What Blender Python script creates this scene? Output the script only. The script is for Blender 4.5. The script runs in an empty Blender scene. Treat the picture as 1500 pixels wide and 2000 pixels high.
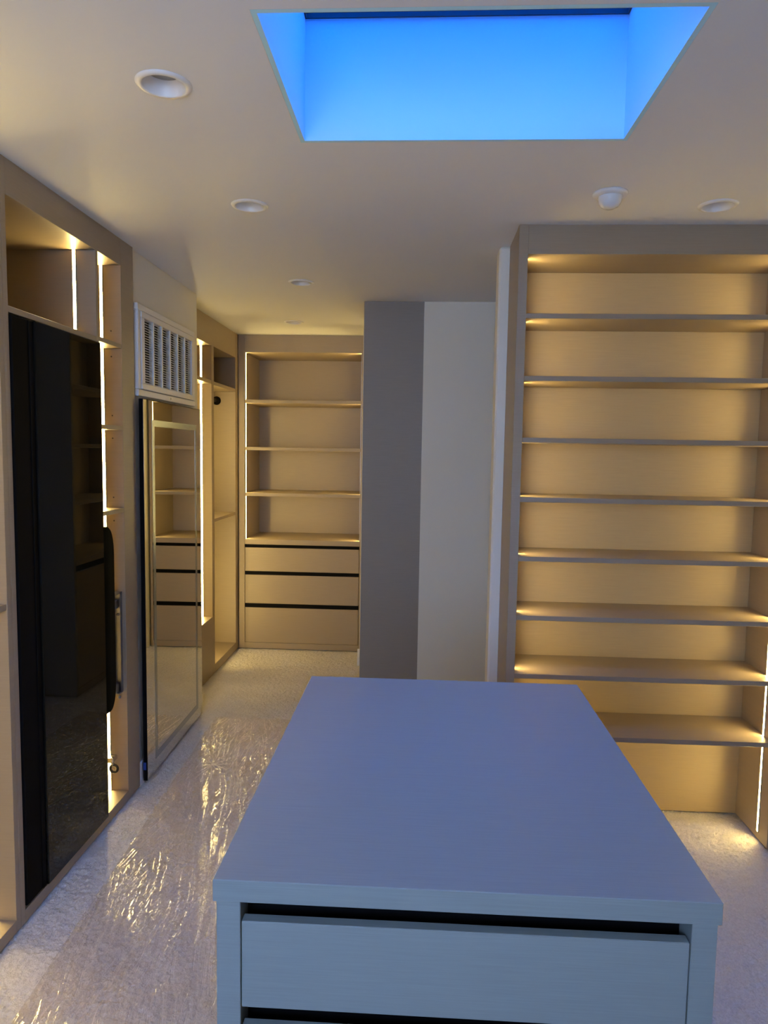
import bpy, bmesh, math, random
import numpy as np
from mathutils import Matrix, Vector

random.seed(7)
S = bpy.context.scene
COL = S.collection

# ------------------------------------------------------------------ camera
F_PX = 1383.9                       # focal length in pixels of the 1500 px wide frame
YAW, PITCH, ROLL = 0.05048, 0.08596, 0.016035
EYE = 1.55
fw = Vector((-math.sin(YAW) * math.cos(PITCH), math.cos(YAW) * math.cos(PITCH), -math.sin(PITCH)))
rt = Vector((math.cos(YAW), math.sin(YAW), 0))
up = rt.cross(fw)
r2 = rt * math.cos(ROLL) + up * math.sin(ROLL)
u2 = -rt * math.sin(ROLL) + up * math.cos(ROLL)
cam_d = bpy.data.cameras.new('camera')
cam_d.sensor_fit = 'HORIZONTAL'
cam_d.sensor_width = 36.0
cam_d.lens = 36.0 * F_PX / 1500.0
cam_d.clip_start = 0.02
cam = bpy.data.objects.new('camera', cam_d)
COL.objects.link(cam)
cam.matrix_world = Matrix(((r2.x, u2.x, -fw.x, 0), (r2.y, u2.y, -fw.y, 0), (r2.z, u2.z, -fw.z, EYE), (0, 0, 0, 1)))
S.camera = cam

# ------------------------------------------------------------------ sky and exposure
SKY_COLOR = (0.44, 0.62, 1.0, 1)
SKY_STRENGTH = 10.0
LED_COLOR = (1.0, 0.72, 0.245, 1)
LED_STRENGTH = 86.0
w = bpy.data.worlds.new('sky')
S.world = w
w.use_nodes = True
nt = w.node_tree
bg = nt.nodes['Background']
bg.inputs['Color'].default_value = SKY_COLOR
bg.inputs['Strength'].default_value = SKY_STRENGTH
vs = S.view_settings
vs.view_transform = 'Standard'
vs.look = 'None'
vs.exposure = 0.50
vs.gamma = 1.0
vs.use_curve_mapping = False


# ------------------------------------------------------------------ materials
def new_mat(name):
    m = bpy.data.materials.new(name)
    m.use_nodes = True
    n = m.node_tree
    return m, n, n.nodes['Principled BSDF']


def plain(name, col, rough=0.5, metal=0.0, spec=None, noise=0.0, nscale=60, bump=0.0):
    m, n, p = new_mat(name)
    p.inputs['Base Color'].default_value = (*col, 1)
    p.inputs['Roughness'].default_value = rough
    p.inputs['Metallic'].default_value = metal
    if spec is not None:
        p.inputs['Specular IOR Level'].default_value = spec
    if noise or bump:
        tc = n.nodes.new('ShaderNodeTexCoord')
        nz = n.nodes.new('ShaderNodeTexNoise')
        nz.inputs['Scale'].default_value = nscale
        nz.inputs['Detail'].default_value = 4
        n.links.new(tc.outputs['Object'], nz.inputs['Vector'])
        if noise:
            hs = n.nodes.new('ShaderNodeMix')
            hs.data_type = 'RGBA'
            hs.inputs['A'].default_value = (*[c * (1 - noise) for c in col], 1)
            hs.inputs['B'].default_value = (*[min(1, c * (1 + noise)) for c in col], 1)
            n.links.new(nz.outputs['Fac'], hs.inputs['Factor'])
            n.links.new(hs.outputs['Result'], p.inputs['Base Color'])
        if bump:
            bp = n.nodes.new('ShaderNodeBump')
            bp.inputs['Strength'].default_value = bump
            bp.inputs['Distance'].default_value = 0.002
            n.links.new(nz.outputs['Fac'], bp.inputs['Height'])
            n.links.new(bp.outputs['Normal'], p.inputs['Normal'])
    return m


def laminate(name, col, rough=0.42, amp=0.05):
    """taupe linen-look laminate: fine horizontal threads on upright faces, threads along x on tops"""
    m, n, p = new_mat(name)
    tc = n.nodes.new('ShaderNodeTexCoord')
    geo = n.nodes.new('ShaderNodeNewGeometry')
    sep = n.nodes.new('ShaderNodeSeparateXYZ')
    n.links.new(geo.outputs['Normal'], sep.inputs[0])
    ab = n.nodes.new('ShaderNodeMath'); ab.operation = 'ABSOLUTE'
    n.links.new(sep.outputs['Z'], ab.inputs[0])
    gt = n.nodes.new('ShaderNodeMath'); gt.operation = 'GREATER_THAN'; gt.inputs[1].default_value = 0.7
    n.links.new(ab.outputs[0], gt.inputs[0])
    fac = []
    for sc in ((9, 9, 420), (9, 420, 9)):
        mp = n.nodes.new('ShaderNodeMapping')
        mp.inputs['Scale'].default_value = sc
        nz = n.nodes.new('ShaderNodeTexNoise')
        nz.inputs['Scale'].default_value = 1.0
        nz.inputs['Detail'].default_value = 3
        n.links.new(tc.outputs['Object'], mp.inputs['Vector'])
        n.links.new(mp.outputs['Vector'], nz.inputs['Vector'])
        fac.append(nz.outputs['Fac'])
    mx = n.nodes.new('ShaderNodeMix')
    n.links.new(gt.outputs[0], mx.inputs['Factor'])
    n.links.new(fac[0], mx.inputs['A'])
    n.links.new(fac[1], mx.inputs['B'])
    cm = n.nodes.new('ShaderNodeMix'); cm.data_type = 'RGBA'
    cm.inputs['A'].default_value = (*[c * (1 - amp * 2) for c in col], 1)
    cm.inputs['B'].default_value = (*[c * (1 + amp * 2) for c in col], 1)
    n.links.new(mx.outputs['Result'], cm.inputs['Factor'])
    n.links.new(cm.outputs['Result'], p.inputs['Base Color'])
    bp = n.nodes.new('ShaderNodeBump')
    bp.inputs['Strength'].default_value = 0.12
    bp.inputs['Distance'].default_value = 0.001
    n.links.new(mx.outputs['Result'], bp.inputs['Height'])
    n.links.new(bp.outputs['Normal'], p.inputs['Normal'])
    p.inputs['Roughness'].default_value = rough
    p.inputs['Specular IOR Level'].default_value = 0.45
    return m


M = {}
M['lam'] = laminate('taupe_laminate', (0.325, 0.258, 0.183))
M['lam_back'] = laminate('led_glow_laminate', (0.47, 0.36, 0.20))  # taupe laminate, with the golden LED glow put into the colour
M['lam_island'] = laminate('skylit_taupe_laminate', (0.285, 0.325, 0.33), rough=0.36, amp=0.05)  # same taupe laminate, bluish because the daylight on it is coloured in
M['lam_column'] = laminate('grey_laminate', (0.27, 0.245, 0.225), rough=0.5)
M['ceil'] = plain('ceiling_paint', (0.74, 0.755, 0.78), 0.75, noise=0.01, nscale=3, bump=0.03)
M['shaft'] = plain('shaft_daylight_blue', (0.48, 0.78, 0.90), 0.8, noise=0.01, nscale=4)  # white lining; the blue of the daylight is put into its colour
M['wall'] = plain('cream_wall_paint', (0.76, 0.74, 0.67), 0.8, noise=0.015, nscale=5, bump=0.03)
M['white'] = plain('white_enamel', (0.78, 0.78, 0.79), 0.35, noise=0.01)
M['black'] = plain('black_channel', (0.003, 0.003, 0.004), 0.7, spec=0.1, noise=0.1)
M['bezel'] = plain('black_bezel', (0.005, 0.005, 0.006), 0.75, spec=0.05, noise=0.1)
M['glass_black'] = plain('black_glass', (0.006, 0.007, 0.007), 0.015, spec=0.2, noise=0.1)
M['chrome'] = plain('brushed_steel', (0.62, 0.63, 0.66), 0.22, metal=1.0, noise=0.05)
M['steel'] = plain('dull_steel', (0.28, 0.30, 0.35), 0.38, metal=1.0, noise=0.05)
M['fabric'] = plain('dark_padded_cover', (0.004, 0.005, 0.005), 0.9, spec=0.08, noise=0.4, nscale=90, bump=0.5)
M['rubber'] = plain('dark_rubber', (0.03, 0.03, 0.028), 0.6, noise=0.1)
M['dark_frame'] = plain('skylight_frame', (0.04, 0.07, 0.11), 0.35, metal=0.3, noise=0.1)
M['mirror'] = plain('mirror_silver', (0.66, 0.66, 0.63), 0.004, metal=1.0, noise=0.004)
M['frost'] = plain('frosted_mirror_band', (0.32, 0.37, 0.40), 0.22, metal=0.9, noise=0.02)
M['tape'] = plain('blue_tape', (0.01, 0.05, 0.30), 0.55, noise=0.1)
M['pin'] = plain('shelf_pin_hole', (0.05, 0.04, 0.03), 0.7, noise=0.1)
M['lens'] = plain('lamp_lens', (0.40, 0.40, 0.40), 0.5, noise=0.02)
M['dome'] = plain('sensor_dome', (0.72, 0.74, 0.76), 0.08, noise=0.01)

# led diffuser
m, n, p = new_mat('led_diffuser')
p.inputs['Base Color'].default_value = (0.8, 0.8, 0.75, 1)
p.inputs['Emission Color'].default_value = LED_COLOR
p.inputs['Emission Strength'].default_value = LED_STRENGTH
M['led'] = m
M['alu'] = plain('led_profile', (0.55, 0.54, 0.52), 0.4, metal=0.6, noise=0.02)

# thin window panes: clear at the rear, blue tint added to colour the skylight's daylight
def pane_mat(name, tint):
    m, n, p = new_mat(name)
    n.nodes.remove(p)
    out = n.nodes['Material Output']
    tr = n.nodes.new('ShaderNodeBsdfTransparent'); tr.inputs['Color'].default_value = (*tint, 1)
    gl = n.nodes.new('ShaderNodeBsdfGlossy'); gl.inputs['Roughness'].default_value = 0.02
    fr = n.nodes.new('ShaderNodeFresnel'); fr.inputs['IOR'].default_value = 1.45
    ms = n.nodes.new('ShaderNodeMixShader')
    n.links.new(fr.outputs[0], ms.inputs[0]); n.links.new(tr.outputs[0], ms.inputs[1]); n.links.new(gl.outputs[0], ms.inputs[2])
    n.links.new(ms.outputs[0], out.inputs['Surface'])
    return m


M['pane'] = pane_mat('clear_pane', (0.95, 0.97, 0.98))
M['pane_blue'] = pane_mat('daylight_tint_pane', (0.002, 0.54, 1.0))

# plastic carpet film: see-through sheet with a wrinkled gloss
m, n, p = new_mat('clear_plastic_film')
n.nodes.remove(p)
out = n.nodes['Material Output']
tc = n.nodes.new('ShaderNodeTexCoord')
mp = n.nodes.new('ShaderNodeMapping'); mp.inputs['Scale'].default_value = (46, 13, 1)
mp.inputs['Rotation'].default_value = (0, 0, 0.12)
nz = n.nodes.new('ShaderNodeTexNoise'); nz.inputs['Scale'].default_value = 1.0; nz.inputs['Detail'].default_value = 3
nz.inputs['Distortion'].default_value = 1.2
n.links.new(tc.outputs['Object'], mp.inputs['Vector']); n.links.new(mp.outputs['Vector'], nz.inputs['Vector'])
bp = n.nodes.new('ShaderNodeBump'); bp.inputs['Strength'].default_value = 0.15; bp.inputs['Distance'].default_value = 0.008
n.links.new(nz.outputs['Fac'], bp.inputs['Height'])
tr = n.nodes.new('ShaderNodeBsdfTransparent'); tr.inputs['Color'].default_value = (0.79, 0.77, 0.75, 1)
gl = n.nodes.new('ShaderNodeBsdfGlossy'); gl.inputs['Roughness'].default_value = 0.07
fr = n.nodes.new('ShaderNodeFresnel'); fr.inputs['IOR'].default_value = 1.75
n.links.new(bp.outputs['Normal'], gl.inputs['Normal']); n.links.new(bp.outputs['Normal'], fr.inputs['Normal'])
n.links.new(fr.outputs[0], gl.inputs['Color'])
ms = n.nodes.new('ShaderNodeAddShader')
n.links.new(tr.outputs[0], ms.inputs[0]); n.links.new(gl.outputs[0], ms.inputs[1])
n.links.new(ms.outputs[0], out.inputs['Surface'])
M['film'] = m

# carpet
m, n, p = new_mat('cream_carpet')
tc = n.nodes.new('ShaderNodeTexCoord')
n1 = n.nodes.new('ShaderNodeTexNoise'); n1.inputs['Scale'].default_value = 140; n1.inputs['Detail'].default_value = 3
n2 = n.nodes.new('ShaderNodeTexNoise'); n2.inputs['Scale'].default_value = 5; n2.inputs['Detail'].default_value = 4
n.links.new(tc.outputs['Object'], n1.inputs['Vector']); n.links.new(tc.outputs['Object'], n2.inputs['Vector'])
c1 = n.nodes.new('ShaderNodeMix'); c1.data_type = 'RGBA'
c1.inputs['A'].default_value = (0.55, 0.51, 0.47, 1); c1.inputs['B'].default_value = (0.86, 0.82, 0.78, 1)
n.links.new(n1.outputs['Fac'], c1.inputs['Factor'])
c2 = n.nodes.new('ShaderNodeMix'); c2.data_type = 'RGBA'; c2.blend_type = 'MULTIPLY'; c2.inputs['Factor'].default_value = 1
rm = n.nodes.new('ShaderNodeMapRange'); rm.inputs['To Min'].default_value = 0.86; rm.inputs['To Max'].default_value = 1.1
n.links.new(n2.outputs['Fac'], rm.inputs['Value'])
n.links.new(c1.outputs['Result'], c2.inputs['A']); n.links.new(rm.outputs['Result'], c2.inputs['B'])
n.links.new(c2.outputs['Result'], p.inputs['Base Color'])
bp = n.nodes.new('ShaderNodeBump'); bp.inputs['Strength'].default_value = 0.7; bp.inputs['Distance'].default_value = 0.006
n.links.new(n1.outputs['Fac'], bp.inputs['Height']); n.links.new(bp.outputs['Normal'], p.inputs['Normal'])
p.inputs['Roughness'].default_value = 0.95
p.inputs['Specular IOR Level'].default_value = 0.1
p.inputs['Sheen Weight'].default_value = 0.25
M['carpet'] = m


# ------------------------------------------------------------------ builders
def tag(o, label=None, cat=None, group=None, kind=None):
    if label: o['label'] = label
    if cat: o['category'] = cat
    if group: o['group'] = group
    if kind: o['kind'] = kind
    return o


def thing(name, loc, label, cat, group=None):
    o = bpy.data.objects.new(name, None)
    o.empty_display_size = 0.1
    o.location = loc
    COL.objects.link(o)
    return tag(o, label, cat, group)


def world_loc(o):
    v = Vector(o.location)
    q = o.parent
    while q:
        v += Vector(q.location); q = q.parent
    return v


def link(name, me, mats, parent=None, at=(0, 0, 0)):
    """at is a world position; parents are never rotated"""
    o = bpy.data.objects.new(name, me)
    if not isinstance(mats, (list, tuple)): mats = [mats]
    if len(me.materials) == 0:
        for k in mats: me.materials.append(M[k])
    COL.objects.link(o)
    a = Vector(at)
    if parent:
        o.parent = parent
        a = a - world_loc(parent)
    o.location = a
    return o


def bm_mesh(bm, name, smooth=False):
    me = bpy.data.meshes.new(name)
    bmesh.ops.recalc_face_normals(bm, faces=bm.faces)
    bm.to_mesh(me); bm.free()
    if smooth:
        for pg in me.polygons: pg.use_smooth = True
    return me


def add_box(bm, x0, x1, y0, y1, z0, z1, bevel=0.0, mi=0):
    vs_ = [bm.verts.new((x, y, z)) for z in (z0, z1) for y in (y0, y1) for x in (x0, x1)]
    fs = [bm.faces.new([vs_[i] for i in q]) for q in
          ((0, 1, 3, 2), (4, 6, 7, 5), (0, 4, 5, 1), (2, 3, 7, 6), (0, 2, 6, 4), (1, 5, 7, 3))]
    for f in fs: f.material_index = mi
    if bevel:
        es = {e for f in fs for e in f.edges}
        bmesh.ops.bevel(bm, geom=list(es), offset=bevel, segments=1, affect='EDGES', profile=0.5)


def box(name, x0, x1, y0, y1, z0, z1, mat, parent=None, bevel=0.001):
    bm = bmesh.new()
    cx, cy, cz = (x0 + x1) / 2, (y0 + y1) / 2, (z0 + z1) / 2
    add_box(bm, x0 - cx, x1 - cx, y0 - cy, y1 - cy, z0 - cz, z1 - cz, bevel)
    return link(name, bm_mesh(bm, name), mat, parent, (cx, cy, cz))


def multi(name, boxes, mat, parent=None, bevel=0.0, at=None):
    bm = bmesh.new()
    o = at or (boxes[0][0], boxes[0][2], boxes[0][4])
    for b in boxes:
        add_box(bm, b[0] - o[0], b[1] - o[0], b[2] - o[1], b[3] - o[1], b[4] - o[2], b[5] - o[2], bevel)
    return link(name, bm_mesh(bm, name), mat, parent, o)


def struct(o):
    o['kind'] = 'structure'
    return o


def lathe(name, prof, mat, parent, at, seg=40, axis='Z', smooth=True):
    """prof: (radius, height) points"""
    bm = bmesh.new()
    rings = []
    for r, h in prof:
        if r < 1e-6:
            rings.append([bm.verts.new((0, 0, h))])
        else:
            rings.append([bm.verts.new((r * math.cos(2 * math.pi * i / seg), r * math.sin(2 * math.pi * i / seg), h)) for i in range(seg)])
    for a, b in zip(rings, rings[1:]):
        for i in range(seg):
            j = (i + 1) % seg
            if len(a) == 1 and len(b) == 1: continue
            if len(a) == 1: bm.faces.new((a[0], b[i], b[j]))
            elif len(b) == 1: bm.faces.new((a[i], a[j], b[0]))
            else: bm.faces.new((a[i], a[j], b[j], b[i]))
    if axis == 'Y': bmesh.ops.rotate(bm, verts=bm.verts, matrix=Matrix.Rotation(-math.pi / 2, 3, 'X'))
    if axis == 'X': bmesh.ops.rotate(bm, verts=bm.verts, matrix=Matrix.Rotation(math.pi / 2, 3, 'Y'))
    return link(name, bm_mesh(bm, name, smooth), mat, parent, at)


LED_W, LIP = 0.011, 0.0025


def led(parent, x, y, z0, z1, face):
    """vertical strip lying on a jamb; face is the side it shines to (+x, -x, +y, -y)"""
    bm = bmesh.new()
    h = (z1 - z0) / 2
    t = 0.0015
    # built shining to +x, then turned
    add_box(bm, 0, t, -LED_W / 2, LED_W / 2, -h, h, mi=0)
    add_box(bm, 0, t + LIP, -LED_W / 2 - 0.0025, -LED_W / 2, -h, h, mi=1)
    add_box(bm, 0, t + LIP, LED_W / 2, LED_W / 2 + 0.0025, -h, h, mi=1)
    ang = {'+x': 0, '+y': math.pi / 2, '-x': math.pi, '-y': -math.pi / 2}[face]
    bmesh.ops.rotate(bm, verts=bm.verts, matrix=Matrix.Rotation(ang, 3, 'Z'))
    return link('led_strip', bm_mesh(bm, 'led_strip'), ['led', 'alu'], parent, (x, y, (z0 + z1) / 2))


CEIL = 2.405

# ================================================================== the setting
# carpeted floor: a finely uneven pile surface
def noise2(shape, cell, rng):
    h, wd = shape
    gh, gw = int(h / cell) + 3, int(wd / cell) + 3
    g = rng.random((gh, gw))
    yy = np.arange(h) / cell; xx = np.arange(wd) / cell
    y0 = yy.astype(int); x0 = xx.astype(int)
    fy = (yy - y0)[:, None]; fx = (xx - x0)[None, :]
    fy = fy * fy * (3 - 2 * fy); fx = fx * fx * (3 - 2 * fx)
    a = g[y0][:, x0]; b = g[y0][:, x0 + 1]; c = g[y0 + 1][:, x0]; d = g[y0 + 1][:, x0 + 1]
    return (a * (1 - fx) + b * fx) * (1 - fy) + (c * (1 - fx) + d * fx) * fy


def grid_mesh(name, X, Y, Z, smooth=True):
    nr, nc = X.shape
    me = bpy.data.meshes.new(name)
    co = np.stack([X, Y, Z], -1).reshape(-1, 3)
    idx = np.arange(nr * nc).reshape(nr, nc)
    q = np.stack([idx[:-1, :-1], idx[:-1, 1:], idx[1:, 1:], idx[1:, :-1]], -1).reshape(-1, 4)
    me.vertices.add(len(co)); me.vertices.foreach_set('co', co.ravel().astype(np.float32))
    me.loops.add(q.size); me.loops.foreach_set('vertex_index', q.ravel().astype(np.int32))
    me.polygons.add(len(q)); me.polygons.foreach_set('loop_start', np.arange(0, q.size, 4, dtype=np.int32))
    try: me.polygons.foreach_set('loop_total', np.full(len(q), 4, dtype=np.int32))
    except Exception: pass
    me.update(); me.validate()
    if smooth: me.polygons.foreach_set('use_smooth', np.ones(len(q), dtype=bool))
    return me


rng = np.random.default_rng(3)
step = 0.0055
gx = np.arange(-1.5, 1.72, step); gy = np.arange(0.9, 5.4, step)
X, Y = np.meshgrid(gx, gy)
Z = -0.018 + 0.0085 * rng.random(X.shape) + 0.0055 * noise2(X.shape, 3.2, rng) + 0.003 * noise2(X.shape, 14, rng)
pile = link('floor', grid_mesh('floor', X, Y, Z), 'carpet')
struct(pile)
struct(box('floor', -2.1, 1.9, -1.8, 6.1, -0.10, -0.017, 'carpet', bevel=0))

# ceiling with the skylight opening and the holes of the downlights
SK = (-0.34, 0.533, 1.46, 2.035)
LIGHTS = [(-0.624, 1.724), (-0.620, 2.553), (-0.631, 3.691), (-0.872, 4.825), (0.997, 2.559)]
bm = bmesh.new(); add_box(bm, -2.1, 1.9, -1.8, 6.1, CEIL, CEIL + 0.13)
ceil = link('ceiling', bm_mesh(bm, 'ceiling'), 'ceil')
bm = bmesh.new()
add_box(bm, SK[0] - .0125, SK[1] + .0125, SK[2] - .0125, SK[3] + .0125, CEIL - 0.1, CEIL + 0.3)
for lx, ly in LIGHTS:
    mtx = Matrix.Translation((lx, ly, CEIL))
    bmesh.ops.create_cone(bm, cap_ends=True, segments=40, radius1=0.052, radius2=0.052, depth=0.17, matrix=mtx)
cut_me = bm_mesh(bm, 'cutter'); cut_me.materials.append(M['ceil'])
cut = bpy.data.objects.new('cutter', cut_me)
COL.objects.link(cut)
md = ceil.modifiers.new('cut', 'BOOLEAN'); md.operation = 'DIFFERENCE'; md.solver = 'EXACT'; md.object = cut
dg = bpy.context.evaluated_depsgraph_get()
me2 = bpy.data.meshes.new_from_object(ceil.evaluated_get(dg))
ceil.modifiers.clear(); ceil.data = me2
if len(me2.materials) == 0: me2.materials.append(M['ceil'])
bpy.data.objects.remove(cut)
struct(ceil)

# skylight shaft, frame and glazing
ST = 2.725
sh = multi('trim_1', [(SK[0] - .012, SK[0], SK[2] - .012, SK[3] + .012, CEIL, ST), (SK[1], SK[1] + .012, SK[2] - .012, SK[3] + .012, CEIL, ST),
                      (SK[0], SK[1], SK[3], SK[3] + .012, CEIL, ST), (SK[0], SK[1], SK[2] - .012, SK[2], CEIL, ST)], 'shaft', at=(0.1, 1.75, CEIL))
tag(sh, 'skylight shaft lining with blue daylight painted into its colour', kind='structure')
skl = bpy.data.objects.new('window_1', None); skl.location = (0.1, 1.75, ST); COL.objects.link(skl); struct(skl)
multi('window_frame', [(SK[0] - .06, SK[0] + .004, SK[2] - .06, SK[3] + .06, ST, ST + .05), (SK[1] - .004, SK[1] + .06, SK[2] - .06, SK[3] + .06, ST, ST + .05),
                       (SK[0] + .004, SK[1] - .004, SK[3] - .006, SK[3] + .06, ST, ST + .012), (SK[0] + .004, SK[1] - .004, SK[3] - .002, SK[3] + .06, ST + .016, ST + .05),
                       (SK[0] + .004, SK[1] - .004, SK[2] - .06, SK[2] + .006, ST, ST + .05)], 'dark_frame', skl)
box('pane', SK[0] - .05, SK[1] + .05, SK[2] - .05, SK[3] + .05, ST + .051, ST + .057, 'pane_blue', skl, bevel=0)

# walls
wl2 = struct(box('wall_left', -1.95, -1.268, 3.0735, 3.985, -0.012, CEIL, 'wall', bevel=0.002))
struct(box('wall_left', -2.05, -1.95, -1.75, 6.05, -0.012, CEIL, 'wall', bevel=0))
struct(box('wall_right', 1.70, 1.80, -1.75, 4.30, -0.012, CEIL, 'wall', bevel=0))
struct(box('wall_back', -1.95, 0.02, 5.90, 6.0, -0.012, CEIL, 'wall', bevel=0))
struct(box('wall_back', -0.418, 0.02, 5.035, 5.90, -0.012, CEIL, 'wall', bevel=0.002))
struct(box('wall_back', 0.0042, 1.70, 4.151, 4.26, -0.012, CEIL, 'wall', bevel=0))
struct(box('wall_middle', 0.311, 1.70, 3.056, 3.17, -0.012, CEIL, 'wall', bevel=0.008))
# wall behind the photographer with its tall window
WX0, WX1, WZ0, WZ1, WY = -1.20, 0.10, 1.00, 2.25, -1.0
struct(multi('wall_front', [(-1.95, WX0, WY - .12, WY, -.012, CEIL), (WX1, 1.70, WY - .12, WY, -.012, CEIL),
                            (WX0, WX1, WY - .12, WY, -.012, WZ0), (WX0, WX1, WY - .12, WY, WZ1, CEIL)], 'wall'))
w2 = bpy.data.objects.new('window_2', None); w2.location = (-.55, WY - .06, WZ0); COL.objects.link(w2); struct(w2)
wc = (WX0 + WX1) / 2
multi('window_frame', [(WX0, WX0 + .05, WY - .09, WY - .01, WZ0, WZ1), (WX1 - .05, WX1, WY - .09, WY - .01, WZ0, WZ1), (WX0 + .05, WX1 - .05, WY - .09, WY - .01, WZ0, WZ0 + .05),
                       (WX0 + .05, WX1 - .05, WY - .09, WY - .01, WZ1 - .05, WZ1), (wc - .02, wc + .02, WY - .09, WY - .01, WZ0 + .05, WZ1 - .05)], 'white', w2)
box('pane', WX0 + .05, wc - .02, WY - .06, WY - .054, WZ0 + .05, WZ1 - .05, 'pane', w2, bevel=0)
box('pane', wc + .02, WX1 - .05, WY - .06, WY - .054, WZ0 + .05, WZ1 - .05, 'pane', w2, bevel=0)

# baseboards
struct(box('baseboard_left', -1.268, -1.256, 3.0745, 3.983, -0.01, 0.105, 'white', bevel=0.003))
struct(box('baseboard_back', -0.432, -0.36, 5.020, 5.035, -0.01, 0.115, 'white', bevel=0.003))
struct(box('baseboard_back', 0.0045, 1.69, 4.138, 4.151, -0.01, 0.105, 'white', bevel=0.003))

# ================================================================== cabinets on the left
XF = -1.256
XB = -1.80
# near bay: only its far jamb, shelf end and floor show
c = thing('wardrobe', (-1.53, 0.55, 0), 'open taupe wardrobe bay cut by the left edge of the photo', 'wardrobe')
box('side_panel', XB, XF, 2.076, 2.1005, 0, CEIL, 'lam', c)
box('side_panel', XB, XF, -0.995, -0.96, 0, CEIL, 'lam', c)
box('divider', XB, XF, 1.04, 1.07, 0.041, 2.297, 'lam', c)
box('divider', XB, XF, 0.04, 0.07, 0.041, 2.297, 'lam', c)
box('header', XB, XF, -0.96, 2.076, 2.297, CEIL, 'lam', c)
box('base_panel', XB, XF, -0.96, 2.076, 0, 0.041, 'lam', c)
box('back_panel', XB - .018, XB, -0.995, 2.1005, 0, CEIL, 'lam', c)
for y0, y1 in ((-0.96, 0.04), (0.07, 1.04), (1.07, 2.076)):
    box('shelf', XB, XF - .003, y0, y1, 1.044, 1.064, 'lam', c)
    for z0, z1 in ((0.041, 1.044), (1.064, 2.297)) if y0 > 1 else ():
        led(c, XF - .08, y1, z0, z1, '-y'); led(c, XF - .08, y0, z0, z1, '+y')

# tall unit round the steam closet and the narrow niche
c = thing('tall_cabinet', (-1.53, 2.59, 0), 'tall taupe cabinet framing the black glass closet and narrow lit niche', 'cabinet')
box('side_panel', XB, XF, 2.1015, 2.127, 0, CEIL, 'lam', c)
box('side_panel', XB, XF, 2.945, 3.0725, 0, CEIL, 'lam', c)
box('divider', XB, XF, 2.717, 2.735, 0.041, 2.297, 'lam', c)
box('header', XB, XF, 2.127, 2.945, 2.297, CEIL, 'lam', c)
box('base_panel', XB, XF, 2.127, 2.945, 0, 0.041, 'lam', c)
box('back_panel', XB - .018, XB, 2.1015, 3.0725, 0, CEIL, 'lam', c)
box('shelf', XB, XF - .001, 2.127, 2.717, 1.952, 1.971, 'lam', c)
led(c, XF - .083, 2.717, 1.971, 2.297, '-y')
zs = [0.041, 1.273, 1.619, 1.958, 2.297]
for z in zs[1:4]:
    box('shelf', XB, XF - .001, 2.735, 2.945, z, z + 0.018, 'lam', c)
for a, b in zip(zs, zs[1:]):
    led(c, XF - .083, 2.945, a + (0.018 if a > .1 else 0), b, '-y')
for z in (2.03, 1.925, 1.68, 1.585, 1.335, 1.235):
    lathe('shelf_pin_hole', [(0, -.0004), (.0032, -.0004), (.0032, 0), (0, 0)], 'pin', c, (XF - .045, 2.9448, z), 12, 'Y')

# steam closet
c = thing('glass_door_closet', (-1.5, 2.43, 0.042), 'tall black closet with a glossy black glass door set into the left cabinet', 'closet')
box('body', -1.78, -1.270, 2.132, 2.714, 0.043, 1.950, 'bezel', c, 0.004)
box('door_frame', -1.268, -1.250, 2.130, 2.245, 0.052, 1.947, 'bezel', c, 0.004)
box('glass_door', -1.2555, -1.238, 2.247, 2.702, 0.052, 1.947, 'glass_black', c, 0.003).rotation_euler.z = -0.0115     # door not quite shut
box('handle_groove', -1.2498, -1.247, 2.222, 2.243, 0.055, 1.944, 'bezel', c, 0.001)

# folding ironing board in the niche
c = thing('ironing_board', (-1.29, 2.85, 0.49), 'dark padded ironing board folded upright in the narrow niche', 'ironing board')
bm = bmesh.new()
pts = []
Wd, Hh, rr = 0.062, 0.392, 0.055
for k in range(4):
    cx_, cz_ = ((1, 1), (-1, 1), (-1, -1), (1, -1))[k]
    for i in range(9):
        a = math.pi / 2 * k + math.pi / 2 * i / 8
        rz = 0.12
        pts.append((cx_ * (Wd - rr) + rr * math.cos(a), cz_ * (Hh - rz) + rz * math.sin(a)))
layers = [(-0.013, .90), (-0.009, 1.0), (0.006, 1.0), (0.013, .86)]
rings = []
for lx, s in layers:
    rings.append([bm.verts.new((lx, y * (1 - (1 - s) * .35), z * (1 - (1 - s) * .12) + 0.0015 * math.sin(z * 60))) for y, z in pts])
for a, b in zip(rings, rings[1:]):
    for i in range(len(pts)):
        j = (i + 1) % len(pts); bm.faces.new((a[i], a[j], b[j], b[i]))
bm.faces.new(rings[0]); bm.faces.new(rings[-1])
link('padded_cover', bm_mesh(bm, 'padded_cover', True), 'fabric', c, (-1.284, 2.812, 0.833))
br = multi('wall_bracket', [(-1.306, -1.272, 2.939, 2.945, .49, .93), (-1.306, -1.302, 2.915, 2.939, .49, .93), (-1.276, -1.272, 2.925, 2.939, .49, .93),
                            (-1.306, -1.272, 2.900, 2.939, .925, .931), (-1.306, -1.272, 2.900, 2.939, .489, .495)], 'steel', c)
for z in (.88, .515):
    multi('hinge_arm', [(-1.301, -1.281, 2.868, 2.930, z - .02, z + .02)], 'steel', br, 0.003)
    lathe('screw', [(0, -.004), (.006, -.003), (.007, 0)], 'steel', br, (-1.288, 2.9385, z - .05), 16, 'Y')

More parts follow.
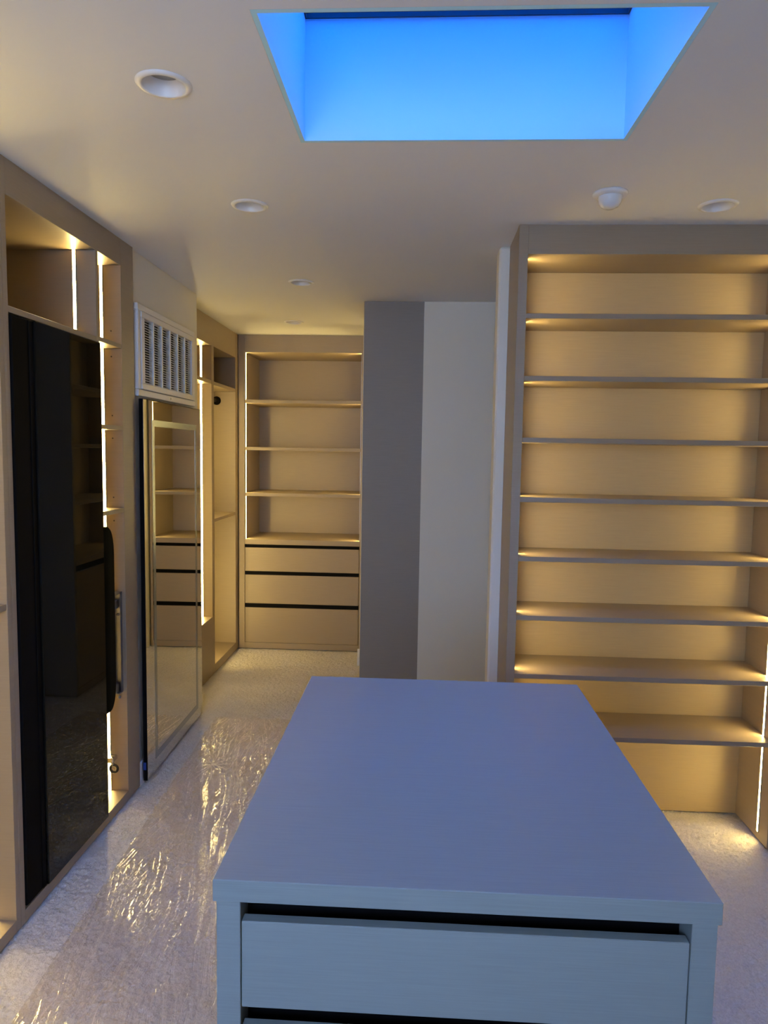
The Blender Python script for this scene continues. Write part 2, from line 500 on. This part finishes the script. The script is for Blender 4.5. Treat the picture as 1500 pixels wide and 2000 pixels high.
# small chrome holder under the board
c = thing('chrome_holder', (-1.315, 2.93, 0.165), 'small chrome holder with dark ring low in the narrow niche', 'holder')
box('mount_block', -1.333, -1.302, 2.895, 2.945, 0.184, 0.206, 'chrome', c, 0.004)
lathe('stem', [(.006, 0), (.006, .02), (.008, .022), (0, .022)], 'chrome', c, (-1.312, 2.915, 0.163), 16)
bm = bmesh.new()
mj, mn = .016, .006
rg = [[bm.verts.new(((mj + mn * math.cos(b)) * math.cos(a), mn * math.sin(b), (mj + mn * math.cos(b)) * math.sin(a))) for b in [2 * math.pi * k / 10 for k in range(10)]] for a in [2 * math.pi * k / 28 for k in range(28)]]
for i in range(28):
    for k in range(10):
        bm.faces.new((rg[i][k], rg[(i + 1) % 28][k], rg[(i + 1) % 28][(k + 1) % 10], rg[i][(k + 1) % 10]))
link('ring', bm_mesh(bm, 'ring', True), 'rubber', c, (-1.307, 2.915, 0.153))

# ================================================================== air grille and mirror
GX = -1.268
G = (3.098, 3.883, 1.776, 2.180)
c = thing('air_grille', (GX, 3.5, 1.776), 'white return air grille with six columns of louvres above the mirror', 'grille')
t1, t2 = 0.020, 0.014
multi('frame', [(GX, GX + t1, G[0], G[1], G[3] - .03, G[3]), (GX, GX + t1, G[0], G[1], G[2], G[2] + .03),
                (GX, GX + t1, G[0], G[0] + .03, G[2] + .03, G[3] - .03), (GX, GX + t1, G[1] - .03, G[1], G[2] + .03, G[3] - .03)], 'white', c, 0.003)
i0, i1, j0, j1 = G[0] + .03, G[1] - .03, G[2] + .03, G[3] - .03
multi('inner_frame', [(GX + .001, GX + .025, i0 + .002, i1 - .002, j1 - .028, j1 - .002), (GX + .001, GX + .025, i0 + .002, i1 - .002, j0 + .002, j0 + .028),
                      (GX + .001, GX + .025, i0 + .002, i0 + .036, j0 + .028, j1 - .028), (GX + .001, GX + .025, i1 - .036, i1 - .002, j0 + .028, j1 - .028)], 'white', c, 0.002)
box('duct_backing', GX + .0005, GX + .002, i0 + .03, i1 - .03, j0 + .026, j1 - .026, 'rubber', c, 0)
k0, k1, l0, l1 = i0 + .036, i1 - .036, j0 + .028, j1 - .028
NC, NS = 6, 26
cw = (k1 - k0) / NC
for k in range(1, NC):
    yy = k0 + cw * k
    box('mullion', GX + .003, GX + .0245, yy - .007, yy + .007, l0, l1, 'white', c, 0.001)
bm = bmesh.new()
L_ = cw / 2 - .0075
prof = [(-.006, .0042), (-.002, .003), (.003, .0005), (.007, -.0035), (.0066, -.0046), (.0025, -.0006), (-.002, .0018), (-.006, .0029)]
ra = [bm.verts.new((px, -L_, pz)) for px, pz in prof]; rb = [bm.verts.new((px, L_, pz)) for px, pz in prof]
for i in range(len(prof)):
    j = (i + 1) % len(prof); bm.faces.new((ra[i], ra[j], rb[j], rb[i]))
bm.faces.new(ra); bm.faces.new(rb)
slat_me = bm_mesh(bm, 'slat'); slat_me.materials.append(M['white'])
for k in range(NC):
    for s in range(NS):
        link('slat', slat_me, 'white', c, (GX + .0135, k0 + cw * (k + .5), l0 + (l1 - l0) * (s + .5) / NS))
lathe('latch', [(0, .002), (.004, .0015), (.005, 0)], 'chrome', c, (GX + .020, 3.5, G[2] + .015), 14, 'X')

MXF = -1.236
c = thing('wall_mirror', (MXF, 3.56, 0.012), 'tall frameless wall mirror with frosted inner border under the air grille', 'mirror')
box('back_box', -1.2555, MXF - .002, 3.100, 3.955, 0.012, 1.764, 'bezel', c, 0.001)
box('mirror_glass', MXF - .0019, MXF, 3.1025, 3.9525, 0.016, 1.7615, 'mirror', c, 0)
b0, b1, d0, d1, bw = 3.205, 3.875, 0.070, 1.675, 0.030
multi('frosted_border', [(MXF, MXF + .0006, b0, b1, d1 - bw, d1), (MXF, MXF + .0006, b0, b1, d0, d0 + bw),
                         (MXF, MXF + .0006, b0, b0 + bw, d0 + bw, d1 - bw), (MXF, MXF + .0006, b1 - bw, b1, d0 + bw, d1 - bw)], 'frost', c)
c.rotation_euler.z = 0.012     # stands a little proud at its near edge
t = box('tape_scrap', -1.2500, -1.236, 3.0955, 3.0968, 0.065, 0.10, 'tape', None, 0)
tag(t, 'scrap of blue tape on the lower near edge of the mirror', 'tape')

# ================================================================== far left wardrobe
XW, XWB = -1.394, -1.93
c = thing('wardrobe', (-1.66, 4.67, 0), 'taupe corner wardrobe with hanging rod beyond the wall mirror', 'wardrobe')
box('side_panel', XWB, XW, 3.987, 4.05, 0, CEIL, 'lam', c)
box('side_panel', XWB, XW, 5.29, 5.3605, 0, CEIL, 'lam', c)
box('divider', XWB, XW, 4.684, 4.735, 0, 2.225, 'lam', c)
box('header', XWB, XW, 4.05, 5.29, 2.225, CEIL, 'lam', c)
box('back_panel', XWB - .015, XWB, 3.987, 5.3605, 0, CEIL, 'lam', c)
box('base_panel', XWB, XW, 4.05, 4.684, 0, 0.405, 'lam', c)
box('base_panel', XWB, XW, 4.735, 5.29, 0, 0.060, 'lam', c)
box('shelf', XWB, XW - .002, 4.05, 4.684, 1.975, 1.999, 'lam', c)
box('shelf', XWB, XW - .002, 4.735, 5.29, 1.972, 1.996, 'lam', c)
box('shelf', XWB, XW - .002, 4.735, 5.29, 1.048, 1.070, 'lam', c)
led(c, XW - .07, 4.684, 0.405, 1.975, '-y'); led(c, XW - .07, 4.684, 1.999, 2.225, '-y')
led(c, XW - .07, 4.735, 0.060, 1.048, '+y'); led(c, XW - .07, 4.735, 1.070, 1.972, '+y')
led(c, XW - .07, 4.05, 0.405, 1.975, '+y')
rod = lathe('hanging_rod', [(.0, 0), (.0125, 0), (.0125, .555), (0, .555)], 'chrome', c, (-1.535, 4.735, 1.905), 20, 'Y')
lathe('rod_flange', [(0, 0), (.030, 0), (.032, -.004), (.032, -.010), (.016, -.012), (.016, -.03), (0, -.03)], 'bezel', rod, (-1.535, 5.29, 1.905), 28, 'Y')

# ================================================================== back shelving with drawers
YB_, YE = 5.362, 5.86
c = thing('shelf_unit', (-0.9, 5.6, 0), 'taupe lit shelving unit with three drawers on the end wall', 'shelving unit')
box('side_panel', -1.392, -1.343, YB_, YE, 0, CEIL, 'lam', c)
box('side_panel', -0.455, -0.4365, YB_, YE, 0, CEIL, 'lam', c)
box('header', -1.343, -0.455, YB_, YE, 2.275, CEIL, 'lam', c)
box('back_panel', -1.392, -0.4365, YE, YE + .018, 0, CEIL, 'lam', c)
box('counter', -1.343, -0.455, YB_, YE, 0.817, 0.856, 'lam', c)
box('base_panel', -1.343, -0.455, YB_, YE, 0, 0.046, 'lam', c)
lv = [0.856, 1.190, 1.540, 1.897, 2.275]
for z in lv[1:4]:
    box('shelf', -1.343, -0.455, YB_ + .002, YE, z, z + 0.024, 'lam', c)
for a, b in zip(lv, lv[1:]):
    a2 = a + (0.024 if a > .9 else 0)
    led(c, -1.343, YB_ + .03, a2, b, '+x'); led(c, -0.455, YB_ + .03, a2, b, '-x')
for z0, z1, g in ((0.048, 0.323, 0.354), (0.356, 0.580, 0.607), (0.609, 0.792, 0.816)):
    d = box('drawer_front', -1.340, -0.458, YB_ + .001, YB_ + .02, z0, z1, 'lam', c)
    box('finger_channel', -1.342, -0.456, YB_ + .005, YB_ + .04, z1 + .0005, g, 'black', d, 0)

# ================================================================== cabinet in the passage (grey end panel faces the camera)
XR, XRB = -0.342, 0.004
c = thing('passage_cabinet', (-0.17, 4.6, 0), 'tall cabinet whose plain grey end panel faces the camera beside the cream wall', 'cabinet')
box('end_panel', XR, XRB, 4.150, 4.172, 0, CEIL, 'lam_column', c)
box('side_panel', XR, XRB, 5.012, 5.0335, 0, CEIL, 'lam', c)
box('back_panel', XRB - .016, XRB, 4.172, 5.012, 0, CEIL, 'lam', c)
XRB2 = XRB - .016
box('header', XR, XRB2, 4.172, 5.012, 2.275, CEIL, 'lam', c)
box('counter', XR, XRB2, 4.172, 5.012, 0.817, 0.856, 'lam', c)
box('base_panel', XR, XRB2, 4.172, 5.012, 0, 0.046, 'lam', c)
for z in lv[1:4]:
    box('shelf', XR + .002, XRB2, 4.172, 5.012, z, z + .024, 'lam', c)
d = box('door', XR + .001, XR + .02, 4.175, 5.009, 0.048, 0.775, 'lam', c)
box('finger_channel', XR + .021, XR + .04, 4.174, 5.010, 0.745, 0.816, 'black', d, 0)
for a, b in zip(lv, lv[1:]):
    led(c, XR + .06, 5.012, a + (0.024 if a > .9 else 0), b, '-y')

# ================================================================== bookcase on the right
YF, YK = 2.765, 3.05
c = thing('bookcase', (0.9, 2.9, 0), 'tall taupe bookcase with eight lit shelves behind the island', 'bookcase')
BX0, BX1 = 0.388, 1.402
box('side_panel', 0.353, BX0, YF, YK, 0, CEIL, 'lam', c)
box('side_panel', BX1, 1.445, YF, YK, 0, CEIL, 'lam', c)
box('header', BX0, BX1, YF, YK, 2.297, CEIL, 'lam', c)
box('back_panel', BX0, BX1, YK - .006, YK, 0, 2.297, 'lam_back', c)
lvb = [0.0, 0.414, 0.660, 0.895, 1.129, 1.361, 1.591, 1.826, 2.060, 2.297]
for z in lvb[1:9]:
    box('shelf', BX0, BX1, YF + .001, YK - .006, z, z + 0.019, 'lam', c)
for a, b in zip(lvb, lvb[1:]):
    a2 = a + .019 if a > 0 else 0.03
    led(c, BX0, YF + .075, a2, b, '+x'); led(c, BX1, YF + .075, a2, b, '-x')

# ================================================================== island
c = thing('island', (0.08, 1.5, 0), 'taupe laminate island with blue daylight in its colour and drawers in the foreground', 'island')
IY0, IY1 = 1.006, 1.983
box('countertop', -0.302, 0.455, IY0, IY1, 0.865, 0.900, 'lam_island', c, 0.0012)
box('side_panel', -0.297, -0.260, IY0 + .003, IY1 - .003, 0, 0.865, 'lam_island', c)
box('side_panel', 0.413, 0.450, IY0 + .003, IY1 - .003, 0, 0.865, 'lam_island', c)
box('back_panel', -0.260, 0.413, IY1 - .022, IY1 - .003, 0, 0.865, 'lam_island', c)
box('plinth', -0.260, 0.413, IY0 + .03, IY0 + .05, 0, 0.07, 'lam_island', c)
for z0, z1, g in ((0.075, 0.345, 0.375), (0.378, 0.660, 0.690), (0.693, 0.833, 0.865)):
    d = box('drawer_front', -0.2585, 0.4115, IY0 + .004, IY0 + .023, z0, z1, 'lam_island', c, 0.0012)
    multi('finger_channel', [(-0.2595, 0.4125, IY0 + .05, IY0 + .052, z1 - .03, g), (-0.2595, 0.4125, IY0 + .0235, IY0 + .05, z1 - .032, z1 - .03)], 'black', d)

# ================================================================== ceiling fittings
proto = None
names = ['round white recessed downlight nearest the camera, left of the skylight',
         'round white recessed downlight left of the skylight, second in its row',
         'round white recessed downlight before the air grille, third in its row',
         'round white recessed downlight in front of the end-wall shelving',
         'round white recessed downlight above the bookcase']
for (lx, ly), nm in zip(LIGHTS, names):
    c = thing('downlight', (lx, ly, CEIL), nm, 'downlight', 'recessed ceiling downlights')
    if proto is None:
        a = lathe('trim_ring', [(.0505, .004), (.0500, -.004), (.053, -.0065), (.061, -.005), (.0655, -.0005), (.0655, 0), (.0515, .0)], 'white', c, (lx, ly, CEIL), 48)
        b = lathe('reflector', [(.0500, -.003), (.048, .004), (.042, .030), (.040, .0305), (.051, .031), (.0515, .002)], 'white', c, (lx, ly, CEIL), 48)
        e = lathe('lens', [(0, .0285), (.0415, .0285), (.0415, .0305), (0, .0305)], 'lens', c, (lx, ly, CEIL), 40)
        proto = (a, b, e)
    else:
        for o in proto:
            k = o.copy(); COL.objects.link(k); k.parent = c

c = thing('ceiling_sensor', (0.603, 2.441, CEIL), 'white domed sensor on the ceiling before the bookcase', 'sensor')
lathe('base_ring', [(.0, 0), (.056, 0), (.056, -.006), (.052, -.010), (.040, -.013), (0, -.013)], 'white', c, (0.603, 2.441, CEIL), 40)
lathe('dome', [(.039, -.013), (.0385, -.022), (.035, -.034), (.027, -.044), (.015, -.050), (0, -.052)], 'dome', c, (0.603, 2.441, CEIL), 40)

# ================================================================== plastic film on the carpet
nx, ny = 300, 1000
U, V = np.meshgrid(np.linspace(0, 1, nx), np.linspace(0, 1, ny))
FY = 1.15 + V * (3.91 - 1.15)
FXL = -1.045 + (-1.150 + 1.045) * np.clip((FY - 1.2) / 2.7, 0, 1)
FX = FXL + U * 0.64
rng = np.random.default_rng(11)


def vnoise(P, Q, seed):
    """smooth value noise at arbitrary coordinates"""
    g = np.random.default_rng(seed).random((64, 64))
    p0 = np.floor(P).astype(int); q0 = np.floor(Q).astype(int)
    fp = P - p0; fq = Q - q0
    fp = fp * fp * (3 - 2 * fp); fq = fq * fq * (3 - 2 * fq)
    p0 %= 64; q0 %= 64; p1 = (p0 + 1) % 64; q1 = (q0 + 1) % 64
    return (g[p0, q0] * (1 - fp) + g[p1, q0] * fp) * (1 - fq) + (g[p0, q1] * (1 - fp) + g[p1, q1] * fp) * fq


def folds(width, length, slant, sharp, seed):
    """long ridges about width metres apart, running along y with a slant and a waver"""
    wav = 0.030 * vnoise(FX / .12, FY / .22, seed + 1) + 0.006 * vnoise(FX / .03, FY / .06, seed + 2)
    p = (FX + slant * FY + wav) / width; q = (FY - slant * FX) / length
    return (1 - np.abs(2 * vnoise(p, q, seed) - 1)) ** sharp


area = np.clip(vnoise(FX / .22, FY / .38, 5) * 2.2 - .45, 0.10, 1)
area2 = np.clip(vnoise(FX / .16, FY / .3, 9) * 2.2 - .6, 0.06, 1)
FZ = 0.004 + 0.0080 * folds(.017, .36, .22, 3, 21) * area + 0.0045 * folds(.011, .17, -.10, 3, 31) * area2 \
    + 0.0010 * folds(.03, .022, .4, 2, 41) * area2 + 0.0015 * vnoise(FX / .06, FY / .08, 3)
# a puckered point near the far end, folds radiating from it
pc = (-0.985, 3.30)
ang = np.arctan2(FY - pc[1], (FX - pc[0]) * 2.2); dist = np.hypot(FY - pc[1], (FX - pc[0]) * 2.2)
FZ += 0.007 * np.exp(-dist / .20) * (0.5 + 0.5 * np.cos(ang * 13 + 2 * np.sin(ang * 3)))
f = link('carpet_film', grid_mesh('carpet_film', FX, FY, FZ), 'film')
tag(f, 'clear wrinkled plastic film laid on the carpet left of the island', 'plastic film')
